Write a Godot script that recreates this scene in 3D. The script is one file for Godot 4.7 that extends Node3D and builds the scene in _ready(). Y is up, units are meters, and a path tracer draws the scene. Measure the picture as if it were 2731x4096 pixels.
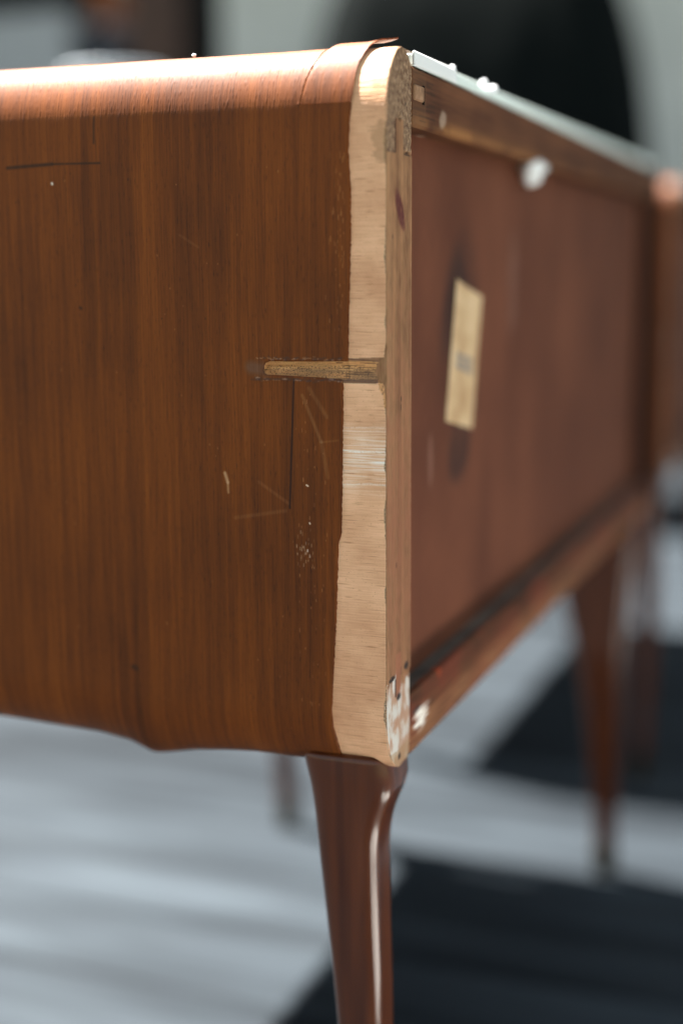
extends Node3D

# Cabinet axes: s runs along the side panel (world -x), t along the back (world -z), y up.
const YB := 0.40        # underside of the body above the deck
const LEN := 0.85       # length of the body along t
const DEP := 0.43       # depth of the body along s
const TW := 0.037       # thickness of a side board
const ARC := 0.42       # arc length that one veneer texture covers

var names := {}
var rng := RandomNumberGenerator.new()
var M := {}

# ------------------------------------------------------------------ naming
func numbered(called: String) -> String:
	if not names.has(called):
		names[called] = 0
		return called
	names[called] += 1
	return "%s_%03d" % [called, names[called]]

func tag(o: Node, label: String, category := "", group := "") -> Node:
	o.set_meta("label", label)
	if category: o.set_meta("category", category)
	if group: o.set_meta("group", group)
	return o

func thing(called: String, label: String, category: String, at := Vector3.ZERO, group := "") -> Node3D:
	var o := Node3D.new()
	o.name = numbered(called)
	add_child(o)
	o.position = at
	tag(o, label, category, group)
	return o

func put(called: String, mesh: Mesh, mat: Material, parent: Node) -> MeshInstance3D:
	var o := MeshInstance3D.new()
	o.name = numbered(called) if parent == self else called
	o.mesh = mesh
	o.material_override = mat
	parent.add_child(o, true)
	return o

# ------------------------------------------------------------------ meshes
# grid of points p[j * nu + i]; normal of a cell is (row step) x (column step), flipped when asked
func sheet(nu: int, nv: int, p: PackedVector3Array, uv: PackedVector2Array, flip := false) -> ArrayMesh:
	var nor := PackedVector3Array()
	nor.resize(p.size())
	var idx := PackedInt32Array()
	for j in nv - 1:
		for i in nu - 1:
			var a := j * nu + i
			var b := a + 1
			var c := a + nu
			var d := c + 1
			for tri in [[a, c, b], [b, c, d]]:
				var x: int = tri[0]
				var y: int = tri[1]
				var z: int = tri[2]
				if flip:
					var w := y
					y = z
					z = w
				var n := (p[z] - p[x]).cross(p[y] - p[x])
				if n.length_squared() < 1e-22: continue
				nor[x] += n
				nor[y] += n
				nor[z] += n
				idx.append_array([x, y, z])
	for k in nor.size():
		nor[k] = nor[k].normalized() if nor[k].length_squared() > 0.0 else Vector3.UP
	var arr := []
	arr.resize(Mesh.ARRAY_MAX)
	arr[Mesh.ARRAY_VERTEX] = p
	arr[Mesh.ARRAY_NORMAL] = nor
	arr[Mesh.ARRAY_TEX_UV] = uv
	arr[Mesh.ARRAY_INDEX] = idx
	var m := ArrayMesh.new()
	m.add_surface_from_arrays(Mesh.PRIMITIVE_TRIANGLES, arr)
	return m

# box with chamfered edges between two corners; UV: u along the longest axis
func quad(st: SurfaceTool, q: Array, out: Vector3, axl: int, us: float, vs: float, uo: float, vo: float) -> void:
	var n: Vector3 = (q[2] - q[0]).cross(q[1] - q[0])
	var order := [0, 1, 2, 0, 2, 3]
	if n.dot(out) < 0.0: order = [0, 2, 1, 0, 3, 2]
	n = n.normalized() * (1.0 if n.dot(out) > 0.0 else -1.0)
	var ax := 0
	if absf(out.y) > absf(out[ax]) + 1e-6: ax = 1
	if absf(out.z) > absf(out[ax]) + 1e-6: ax = 2
	var a1 := axl if ax != axl else (axl + 1) % 3
	var a2 := 3 - ax - a1
	for k in order:
		st.set_normal(n)
		var v: Vector3 = q[k]
		st.set_uv(Vector2(v[a1] * us + uo, v[a2] * vs + vo))
		st.add_vertex(v)

func slab(lo: Vector3, hi: Vector3, ch: float, uo := 0.0, vo := 0.0, us := 1.0, vs := 1.0) -> ArrayMesh:
	var st := SurfaceTool.new()
	st.begin(Mesh.PRIMITIVE_TRIANGLES)
	var c := (lo + hi) / 2.0
	var h := (hi - lo) / 2.0
	var axl := 0
	if h.y > h[axl]: axl = 1
	if h.z > h[axl]: axl = 2
	var e := h - Vector3.ONE * ch
	for ax in 3:
		var b := (ax + 1) % 3
		var d := (ax + 2) % 3
		for sg in [-1.0, 1.0]:
			var q := []
			for k in [[-1, -1], [1, -1], [1, 1], [-1, 1]]:
				var v := Vector3.ZERO
				v[ax] = sg * h[ax]
				v[b] = k[0] * e[b]
				v[d] = k[1] * e[d]
				q.append(c + v)
			var o := Vector3.ZERO
			o[ax] = sg
			quad(st, q, o, axl, us, vs, uo, vo)
		for s1 in [-1.0, 1.0]:
			for s2 in [-1.0, 1.0]:
				var q := []
				for k in [[0, -1], [0, 1], [1, 1], [1, -1]]:
					var v := Vector3.ZERO
					v[ax] = k[1] * e[ax]
					v[b] = s1 * (h[b] if k[0] == 0 else e[b])
					v[d] = s2 * (e[d] if k[0] == 0 else h[d])
					q.append(c + v)
				var o := Vector3.ZERO
				o[b] = s1 * 1.001
				o[d] = s2
				quad(st, q, o, axl, us, vs, uo, vo)
	for sx in [-1.0, 1.0]:
		for sy in [-1.0, 1.0]:
			for sz in [-1.0, 1.0]:
				var s := Vector3(sx, sy, sz)
				var q := [c + s * Vector3(h.x, e.y, e.z), c + s * Vector3(e.x, h.y, e.z), c + s * Vector3(e.x, e.y, h.z)]
				var n: Vector3 = (q[2] - q[0]).cross(q[1] - q[0])
				if n.dot(s) < 0.0: q = [q[0], q[2], q[1]]
				for v in q:
					st.set_normal(s.normalized())
					st.set_uv(Vector2(v[axl] * us + uo, v.y * vs + vo))
					st.add_vertex(v)
	return st.commit()

# box in cabinet axes: s0..s1, y0..y1 (from the underside of the body), t0..t1
func cbox(s0: float, s1: float, y0: float, y1: float, t0: float, t1: float, ch := 0.001, us := 1.0, vs := 1.0) -> ArrayMesh:
	return slab(Vector3(-s1, YB + y0, -t1), Vector3(-s0, YB + y1, -t0), ch, 0.0, 0.0, us, vs)

# lathe: points (radius, height) about a vertical axis at c
func lathe(c: Vector3, pts: Array, n := 28) -> ArrayMesh:
	var p := PackedVector3Array()
	var uv := PackedVector2Array()
	for j in pts.size():
		for i in n + 1:
			var a := TAU * i / n
			p.append(c + Vector3(cos(a) * pts[j][0], pts[j][1], sin(a) * pts[j][0]))
			uv.append(Vector2(float(i) / n, float(j) / pts.size()))
	return sheet(n + 1, pts.size(), p, uv, false)

# lump: a sphere pushed in and out by noise
func lump(c: Vector3, r: Vector3, seed_: int, amp: float, n := 20) -> ArrayMesh:
	var f := FastNoiseLite.new()
	f.seed = seed_
	f.frequency = 1.2
	var p := PackedVector3Array()
	var uv := PackedVector2Array()
	for j in n + 1:
		for i in 2 * n + 1:
			var th := PI * j / n
			var a := TAU * i / (2 * n)
			var d := Vector3(sin(th) * cos(a), cos(th), sin(th) * sin(a))
			var k := 1.0 + amp * f.get_noise_3dv(d)
			p.append(c + d * r * k)
			uv.append(Vector2(float(i) / (2 * n), float(j) / n))
	return sheet(2 * n + 1, n + 1, p, uv, true)

# ------------------------------------------------------------------ textures
func noise_bytes(w: int, h: int, sw: int, sh: int, seed_: int, freq := 0.1, oct := 3) -> PackedByteArray:
	var f := FastNoiseLite.new()
	f.seed = seed_
	f.frequency = freq
	f.noise_type = FastNoiseLite.TYPE_SIMPLEX_SMOOTH
	f.fractal_type = FastNoiseLite.FRACTAL_FBM
	f.fractal_octaves = oct
	var im := f.get_image(sw, sh, false, false, true)
	im.convert(Image.FORMAT_L8)
	if sw != w or sh != h: im.resize(w, h, Image.INTERPOLATE_CUBIC)
	return im.get_data()

func mix3(a: Vector3, b: Vector3, k: float) -> Vector3:
	return a + (b - a) * clampf(k, 0.0, 1.0)

func tex(w: int, h: int, d: PackedByteArray, fmt := Image.FORMAT_RGB8) -> ImageTexture:
	var im := Image.create_from_data(w, h, false, fmt, d)
	im.generate_mipmaps()
	return ImageTexture.create_from_image(im)

func std(rough: float, spec := 0.5) -> StandardMaterial3D:
	var m := StandardMaterial3D.new()
	m.roughness = rough
	m.metallic_specular = spec
	return m

func plain(c: Color, rough := 0.7, spec := 0.4) -> StandardMaterial3D:
	var m := std(rough, spec)
	m.albedo_color = c
	return m

# a noisy two-tone material on object axes, grain stretched by scale
func mottled(a: Color, b: Color, scale: Vector3, rough: float, seed_: int, bump := 0.0, spec := 0.4) -> StandardMaterial3D:
	var m := std(rough, spec)
	var f := FastNoiseLite.new()
	f.seed = seed_
	f.frequency = 0.02
	f.fractal_octaves = 5
	var nt := NoiseTexture2D.new()
	nt.width = 256
	nt.height = 256
	nt.seamless = true
	nt.noise = f
	var g := Gradient.new()
	g.set_color(0, a)
	g.set_color(1, b)
	nt.color_ramp = g
	m.albedo_texture = nt
	m.uv1_triplanar = true
	m.uv1_scale = scale
	if bump > 0.0:
		var nb := NoiseTexture2D.new()
		nb.width = 256
		nb.height = 256
		nb.seamless = true
		nb.noise = f
		nb.as_normal_map = true
		nb.bump_strength = 4.0
		m.normal_enabled = true
		m.normal_texture = nb
		m.normal_scale = bump
	return m

func blot(u: float, v: float, cu: float, cv: float, ru: float, rv: float) -> float:
	var a := (u - cu) / ru
	var b := (v - cv) / rv
	return clampf(1.6 * (1.0 - a * a - b * b), 0.0, 1.0)

# distance to a segment, in metres
func seg(p: Vector2, a: Vector2, b: Vector2) -> float:
	return p.distance_to(Geometry2D.get_closest_point_to_segment(p, a, b))

# glossy red brown veneer, grain along v; u = s / DEP, v = arc / ARC (0 at the bottom)
func veneer_material() -> StandardMaterial3D:
	var w := 1280
	var h := 1152
	var band := noise_bytes(w, h, 160, 6, 11, 0.045, 3)
	var mid := noise_bytes(w, h, 640, 14, 12, 0.11, 4)
	var fib := noise_bytes(w, h, w, 30, 13, 0.33, 3)
	var por := noise_bytes(w, h, w, 150, 14, 0.42, 2)
	var blo := noise_bytes(w, h, 80, 60, 15, 0.06, 3)
	var d := PackedByteArray()
	d.resize(w * h * 3)
	var hb := PackedByteArray()
	hb.resize(w * h)
	var dark := Vector3(56, 24, 4)
	var mid_c := Vector3(106, 53, 10)
	var light := Vector3(148, 81, 20)
	for y in h:
		for x in w:
			var k := y * w + x
			var n := band[k] * 0.0013 + mid[k] * 0.0011 + fib[k] * 0.0011 + blo[k] * 0.0008 - 0.065
			n = (n - 0.5) * 1.0 + 0.49
			var p := por[k]
			if p < 84: n -= (84 - p) * 0.004
			var c := mix3(dark, mid_c, n * 2.0) if n < 0.5 else mix3(mid_c, light, n * 2.0 - 1.0)
			d[k * 3] = int(clampf(c.x, 0, 255))
			d[k * 3 + 1] = int(clampf(c.y, 0, 255))
			d[k * 3 + 2] = int(clampf(c.z, 0, 255))
			hb[k] = clampi(150 + (fib[k] - 128) / 3 - (clampi(100 - p, 0, 100)), 0, 255)
	# scratches, scuffs and specks, in metres (s, height above the underside)
	var marks := [
		# a, b, half width, colour, strength
		[Vector2(0.2021, 0.2985), Vector2(0.176, 0.2996), 0.0008, Vector3(42, 26, 20), 0.75],
		[Vector2(0.176, 0.2996), Vector2(0.1487, 0.2993), 0.0005, Vector3(42, 26, 20), 0.7],
		[Vector2(0.1513, 0.3211), Vector2(0.1518, 0.309), 0.0006, Vector3(44, 26, 18), 0.6],
		[Vector2(0.0842, 0.1486), Vector2(0.0828, 0.1440), 0.0008, Vector3(196, 160, 128), 0.75],
		[Vector2(0.0828, 0.1440), Vector2(0.0826, 0.1390), 0.0006, Vector3(190, 150, 118), 0.6],
		[Vector2(0.0425, 0.1880), Vector2(0.0330, 0.1660), 0.0008, Vector3(160, 122, 92), 0.3],
		[Vector2(0.0330, 0.1660), Vector2(0.0298, 0.1490), 0.0010, Vector3(160, 122, 92), 0.24],
		[Vector2(0.0390, 0.1915), Vector2(0.0300, 0.1780), 0.0010, Vector3(160, 122, 92), 0.24],
		[Vector2(0.0335, 0.1657), Vector2(0.0245, 0.1670), 0.0005, Vector3(160, 122, 92), 0.22],
		[Vector2(0.0660, 0.1450), Vector2(0.0500, 0.1350), 0.0008, Vector3(150, 104, 78), 0.28],
		[Vector2(0.0790, 0.1265), Vector2(0.0520, 0.1315), 0.0009, Vector3(150, 108, 84), 0.25],
		[Vector2(0.0690, 0.2008), Vector2(0.0615, 0.1998), 0.0032, Vector3(104, 74, 62), 0.75],
		[Vector2(0.1060, 0.2640), Vector2(0.0960, 0.2580), 0.0006, Vector3(140, 96, 66), 0.25],
		[Vector2(0.0468, 0.1955), Vector2(0.0497, 0.1330), 0.0005, Vector3(34, 16, 9), 0.8],
		[Vector2(0.0690, 0.1950), Vector2(0.0470, 0.1957), 0.0005, Vector3(70, 46, 36), 0.5],
		[Vector2(0.1390, 0.0460), Vector2(0.1370, 0.0455), 0.0012, Vector3(50, 30, 22), 0.7],
		[Vector2(0.1630, 0.2290), Vector2(0.1622, 0.2285), 0.0008, Vector3(48, 26, 18), 0.7],
	]
	var rg := RandomNumberGenerator.new()
	rg.seed = 5
	for i in 46:
		var c := Vector2(0.0430 + rg.randfn(0.0, 0.0022), 0.112 + rg.randfn(0.0, 0.0055))
		marks.append([c, c + Vector2(0.0, rg.randf_range(0.0003, 0.0016)), 0.00025, Vector3(214, 200, 196), rg.randf_range(0.1, 0.6)])
	for i in 60:
		var c := Vector2(0.0205 + absf(rg.randfn(0.0, 0.004)), rg.randf_range(0.212, 0.300))
		marks.append([c, c + Vector2(0.0, rg.randf_range(0.0005, 0.003)), 0.0002, Vector3(186, 136, 96), rg.randf_range(0.1, 0.5)])
	for i in 150:
		var c := Vector2(rg.randf_range(0.021, 0.066), (0.2053 if i % 2 else 0.1953) + rg.randfn(0.0, 0.0004))
		marks.append([c, c + Vector2(rg.randf_range(0.0003, 0.002), rg.randfn(0.0, 0.0002)), 0.0003, Vector3(72, 50, 46) if i % 3 else Vector3(150, 120, 108), rg.randf_range(0.3, 0.8)])
	for i in 60:
		var c := Vector2(rg.randf_range(0.03, 0.046), rg.randf_range(0.03, 0.19))
		marks.append([c, c + Vector2(0.0, rg.randf_range(0.0003, 0.002)), 0.0002, Vector3(190, 140, 104), rg.randf_range(0.15, 0.5)])
	for i in 70:
		var c := Vector2(rg.randf_range(0.05, 0.23), rg.randf_range(0.02, 0.31))
		marks.append([c, c + Vector2(0.0, rg.randf_range(0.0001, 0.0008)), 0.0003, Vector3(170, 120, 86) if i % 3 else Vector3(38, 22, 16), rg.randf_range(0.2, 0.6)])
	marks.append([Vector2(0.1765, 0.2903), Vector2(0.1763, 0.2900), 0.0006, Vector3(235, 232, 230), 1.0])
	marks.append([Vector2(0.0408, 0.1447), Vector2(0.0400, 0.1443), 0.0004, Vector3(232, 214, 200), 0.9])
	marks.append([Vector2(0.0395, 0.1262), Vector2(0.0393, 0.1258), 0.0004, Vector3(238, 226, 216), 0.9])
	for mk in marks:
		var a: Vector2 = mk[0]
		var b: Vector2 = mk[1]
		var r: float = mk[2]
		var col: Vector3 = mk[3]
		var pad := r * 2.2 + 0.0004
		var x0 := clampi(int((minf(a.x, b.x) - pad) / DEP * w), 0, w - 1)
		var x1 := clampi(int((maxf(a.x, b.x) + pad) / DEP * w) + 1, 0, w - 1)
		var y0 := clampi(int((arc_of(minf(a.y, b.y)) - pad) / ARC * h), 0, h - 1)
		var y1 := clampi(int((arc_of(maxf(a.y, b.y)) + pad) / ARC * h) + 1, 0, h - 1)
		for y in range(y0, y1 + 1):
			for x in range(x0, x1 + 1):
				var pt := Vector2((x + 0.5) / w * DEP, height_of((y + 0.5) / h * ARC))
				var k := y * w + x
				var e := seg(pt, a, b) / r
				var g := clampf(1.5 - e, 0.0, 1.0) * float(mk[4]) * clampf(0.35 + fib[k] / 190.0, 0.0, 1.0)
				if g <= 0.0: continue
				var c := mix3(Vector3(d[k * 3], d[k * 3 + 1], d[k * 3 + 2]), col, g)
				d[k * 3] = int(c.x)
				d[k * 3 + 1] = int(c.y)
				d[k * 3 + 2] = int(c.z)
	var m := std(0.54, 0.32)
	m.albedo_texture = tex(w, h, d)
	m.heightmap_enabled = true
	m.heightmap_texture = tex(w, h, hb, Image.FORMAT_L8)
	m.heightmap_scale = 0.035
	return m

# bare pale plywood under the veneer, grain along u; u = s / 0.08, v = arc / ARC
func bare_ply_material() -> StandardMaterial3D:
	var w := 288
	var h := 1512
	var band := noise_bytes(w, h, 8, 90, 21, 0.07, 3)
	var fib := noise_bytes(w, h, 10, h, 22, 0.3, 3)
	var fle := noise_bytes(w, h, 14, h, 23, 0.36, 2)
	var blo := noise_bytes(w, h, 72, 378, 24, 0.035, 4)
	var grit := noise_bytes(w, h, w, h, 25, 0.3, 2)
	var d := PackedByteArray()
	d.resize(w * h * 3)
	var hb := PackedByteArray()
	hb.resize(w * h)
	var dark := Vector3(192, 138, 100)
	var light := Vector3(236, 186, 147)
	for y in h:
		var arc := (y + 0.5) / h * ARC
		var yy := height_of(arc)
		for x in w:
			var s := (x + 0.5) / w * 0.08
			var k := y * w + x
			var n := band[k] * 0.0016 + fib[k] * 0.0012 + blo[k] * 0.0016 - 0.05
			var c := mix3(dark, light, (n - 0.5) * 1.5 + 0.62)
			if fle[k] < 62: c = mix3(c, Vector3(158, 108, 70), (62 - fle[k]) * 0.016)
			if grit[k] < 52: c = mix3(c, Vector3(140, 96, 62), (52 - grit[k]) * 0.02)
			# dry white paint caught on the grain
			var paint := clampf(1.0 - absf(yy - 0.158) / 0.020, 0.0, 1.0) * clampf(1.15 - (s - 0.004) / 0.03, 0.3, 1.0)
			var hit := fib[k] + blo[k] * 0.5 - 150.0
			if paint > 0.0 and hit > 0.0: c = mix3(c, Vector3(240, 236, 232), paint * hit * 0.007)
			for ln in [[0.1622, 0.9], [0.1735, 0.35], [0.1462, 0.55], [0.1718, 0.3]]:
				var e := absf(yy - float(ln[0]) + (blo[k] - 128) * 0.000006)
				if e < 0.0006 and grit[k] > 90: c = mix3(c, Vector3(246, 244, 242), float(ln[1]) * (1.0 - e / 0.0007))
			# the gouge: torn clean fibres in its upper half, ground-in dirt in its lower half
			var gq := (yy - 0.2003 + (fib[k] - 128) * 0.000004) / 0.0046
			if absf(gq) < 1.3 and s < 0.064:
				c = mix3(c, mix3(Vector3(176, 118, 68), Vector3(222, 168, 108), fib[k] / 170.0), 0.85)
				var dirt := clampf((fib[k] * 0.5 + blo[k] * 0.5 + grit[k] * 0.35 - 150.0) * 0.012 + (0.6 if gq < 0.0 else -0.2), 0.0, 1.0)
				c = mix3(c, Vector3(118, 84, 52), dirt * 0.62)
				if gq < 0.35 and grit[k] < 76: c = mix3(c, Vector3(46, 32, 24), 0.8)
				if s < 0.026 and fle[k] < 100: c = mix3(c, Vector3(84, 54, 34), 0.7)
				if absf(gq) > 0.92: c = mix3(c, Vector3(96, 66, 52), 0.6)
			# frayed ply edge at the corner, grey brown end layers
			var fr := 0.0007 + (blo[k] - 128) * 0.000012
			if s < fr:
				c = mix3(c, Vector3(142, 110, 78), 0.75)
				if grit[k] < 112: c = mix3(c, Vector3(92, 72, 54), 0.7)
				elif grit[k] > 176: c = mix3(c, Vector3(214, 190, 158), 0.6)
			if yy > 0.183 and yy < 0.214 and s + absf(yy - 0.1995) * 0.22 < 0.0042 + (blo[k] - 128) * 0.00003:
				c = mix3(c, Vector3(206, 142, 78), 0.55)
				if grit[k] < 100: c = mix3(c, Vector3(74, 48, 28), 0.7)
			# old glue grime near the upper corner
			if yy > 0.27 and blo[k] + (fib[k] - 128) * 0.4 > 128.0 + maxf(0.0, s - 0.004) * 14000.0 + maxf(0.0, 0.300 - yy) * 4000.0: c = mix3(c, Vector3(150, 112, 76), 0.45)
			d[k * 3] = int(clampf(c.x, 0, 255))
			d[k * 3 + 1] = int(clampf(c.y, 0, 255))
			d[k * 3 + 2] = int(clampf(c.z, 0, 255))
			hb[k] = clampi(128 + (fib[k] - 128) / 2 + (fle[k] - 128) / 2 + (grit[k] - 128) / 5, 0, 255)
	var m := std(0.5, 0.45)
	m.albedo_texture = tex(w, h, d)
	m.heightmap_enabled = true
	m.heightmap_texture = tex(w, h, hb, Image.FORMAT_L8)
	m.heightmap_scale = 0.035
	return m

# worn edge of the side board, grain along v; u = t / TW, v = height / 0.35
func stile_material() -> StandardMaterial3D:
	var w := 176
	var h := 1440
	var band := noise_bytes(w, h, 44, 24, 31, 0.08, 3)
	var fib := noise_bytes(w, h, w, 120, 32, 0.3, 3)
	var rough := noise_bytes(w, h, w, 400, 33, 0.2, 3)
	var blo := noise_bytes(w, h, 60, 400, 34, 0.05, 4)
	var d := PackedByteArray()
	d.resize(w * h * 3)
	var hb := PackedByteArray()
	hb.resize(w * h)
	for y in h:
		var yy := (y + 0.5) / h * 0.35
		for x in w:
			var t := (x + 0.5) / w * TW
			var k := y * w + x
			var n := band[k] * 0.0018 + fib[k] * 0.0014 + blo[k] * 0.0012 - 0.05
			var c := mix3(Vector3(106, 71, 46), Vector3(168, 124, 86), (n - 0.5) * 1.5 + 0.5)
			if t < 0.010: c = mix3(c, Vector3(192, 152, 112), 0.35 * (1.0 - t / 0.010) * clampf(fib[k] / 128.0, 0.0, 1.2))
			# redder towards the middle of the board where the stain ran
			var red := clampf(blo[k] / 255.0 + 0.25 - absf(yy - 0.12) / 0.16, 0.0, 1.0)
			c = mix3(c, Vector3(134, 80, 58), red * 0.6)
			var hh := 128.0 + (fib[k] - 128) * 0.5
			# sawn end grain of the finger joint
			var joint := yy > 0.3005 + (0.0015 if t > 0.024 else 0.0) and (t < 0.0125 or t > 0.024 or yy > 0.316)
			if joint:
				var g := (rough[k] - 128) * 0.007
				c = mix3(Vector3(152, 122, 94), Vector3(84, 60, 44), 0.40 - g)
				if rough[k] > 168: c = mix3(c, Vector3(190, 164, 134), 0.5)
				hh = 128.0 + (rough[k] - 128) * 1.0
			for e in [[0.0125, 0.3005, 0.3160], [0.024, 0.302, 0.316]]:
				if absf(t - float(e[0])) < 0.0005 and yy > float(e[1]) and yy < float(e[2]): c = mix3(c, Vector3(70, 40, 26), 0.8)
			if absf(yy - 0.3005) < 0.0005 and t < 0.0125 and rough[k] < 150: c = mix3(c, Vector3(66, 44, 30), 0.7)
			if absf(yy - 0.3008) < 0.0008 and t > 0.024 and t < 0.034 and rough[k] < 132: c = mix3(c, Vector3(44, 30, 22), 0.8)
			# maroon spill
			var sp := blot(t + (fib[k] - 128) * 0.00001, yy, 0.0190 - (yy - 0.274) * 0.55, 0.2745, 0.0062, 0.0105)
			if sp > 0.0: c = mix3(c, Vector3(84, 34, 30), sp * clampf(rough[k] / 120.0, 0.3, 0.95))
			# flaked white paint round the lower joint
			var top := 0.0475 if t < 0.0135 else (0.0385 if t < 0.0215 else 0.0420)
			top += (blo[k] - 128) * 0.00003 + (fib[k] - 128) * 0.00002
			if yy < top:
				var cov := clampf(blo[k] * 0.011 + fib[k] * 0.006 - 1.75 + (0.26 if t < 0.012 else (0.0 if t < 0.024 else -0.28)) - (0.5 if yy < 0.008 else 0.0), 0.0, 1.0)
				c = mix3(Vector3(168, 130, 106), Vector3(196, 191, 184), cov * 1.1)
				hh += cov * 60.0
				if yy < 0.010: c = mix3(c, Vector3(150, 120, 84), 0.5)
			var slot := t > 0.0135 and t < 0.0215 and yy > 0.0385 and yy < 0.0600
			if slot: c = mix3(c, Vector3(150, 92, 68), 0.6)
			for bl in [[0.0075, 0.0490, 0.0058, 0.0016], [0.0178, 0.0375, 0.0036, 0.0022], [0.0295, 0.0505, 0.0042, 0.0022], [0.0190, 0.0062, 0.0026, 0.0020]]:
				var q := blot(t, yy + (rough[k] - 128) * 0.00001, bl[0], bl[1], bl[2], bl[3])
				if q > 0.0: c = mix3(c, Vector3(34, 24, 22), q * 0.92)
			for e in [[0.0135, 0.0385, 0.048], [0.0215, 0.0385, 0.052]]:
				if absf(t - float(e[0])) < 0.0004 and yy > float(e[1]) and yy < float(e[2]): c = mix3(c, Vector3(60, 40, 36), 0.7)
			if t > TW - 0.0012 and rough[k] > 110: c = mix3(c, Vector3(196, 158, 124), 0.5)
			for sp2 in [[0.021, 0.1855, 0.0006, 0.0016], [0.0205, 0.1815, 0.0005, 0.0022], [0.008, 0.262, 0.0006, 0.0014], [0.014, 0.105, 0.0005, 0.0018], [0.028, 0.3235, 0.0007, 0.0012]]:
				var q := blot(t, yy, sp2[0], sp2[1], sp2[2], sp2[3])
				if q > 0.0: c = mix3(c, Vector3(40, 26, 20), q * 0.9)
			d[k * 3] = int(clampf(c.x, 0, 255))
			d[k * 3 + 1] = int(clampf(c.y, 0, 255))
			d[k * 3 + 2] = int(clampf(c.z, 0, 255))
			hb[k] = clampi(int(hh), 0, 255)
	var m := std(0.68, 0.35)
	m.albedo_texture = tex(w, h, d)
	m.heightmap_enabled = true
	m.heightmap_texture = tex(w, h, hb, Image.FORMAT_L8)
	m.heightmap_scale = 0.05
	return m

# red brown plywood back with the old glue mark; u = t / 0.9, v = height / 0.35
func panel_material() -> StandardMaterial3D:
	var w := 1024
	var h := 512
	var band := noise_bytes(w, h, 90, 10, 41, 0.09, 3)
	var fib := noise_bytes(w, h, w, 60, 42, 0.3, 3)
	var blo := noise_bytes(w, h, 128, 64, 43, 0.05, 4)
	var d := PackedByteArray()
	d.resize(w * h * 3)
	for y in h:
		var yy := (y + 0.5) / h * 0.35
		for x in w:
			var t := (x + 0.5) / w * 0.9
			var k := y * w + x
			var n := band[k] * 0.0013 + fib[k] * 0.0008 + blo[k] * 0.0009 + 0.11
			var c := mix3(Vector3(82, 48, 36), Vector3(120, 74, 54), (n - 0.5) * 1.5 + 0.5)
			if t < 0.082: c = mix3(c, Vector3(122, 70, 48), 0.45)
			# dried glue round the label, a slanted stain longer than the paper
			var tc := 0.178 + (yy - 0.197) * 0.22
			var gl := maxf(blot(t, yy, tc - 0.012, 0.215, 0.042, 0.062), blot(t, yy, tc + 0.006, 0.142, 0.026, 0.022))
			gl = maxf(gl, blot(t, yy, tc + 0.004, 0.168, 0.024, 0.030))
			if gl > 0.0:
				c = mix3(c, Vector3(56, 40, 37), gl * clampf(blo[k] * 0.006 - 0.1, 0.15, 0.8))
			# pale rubbed streaks
			var rb := blot(t, yy, 0.290 + (blo[k] - 128) * 0.0002, 0.238, 0.016, 0.040)
			if rb > 0.0: c = mix3(c, Vector3(150, 122, 112), rb * 0.30 * clampf(fib[k] / 128.0, 0.0, 1.3))
			rb = blot(t, yy, 0.115, 0.143, 0.005, 0.018)
			if rb > 0.0: c = mix3(c, Vector3(160, 126, 114), rb * 0.35)
			d[k * 3] = int(clampf(c.x, 0, 255))
			d[k * 3 + 1] = int(clampf(c.y, 0, 255))
			d[k * 3 + 2] = int(clampf(c.z, 0, 255))
	var m := std(0.65, 0.18)
	m.albedo_texture = tex(w, h, d)
	return m

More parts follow.
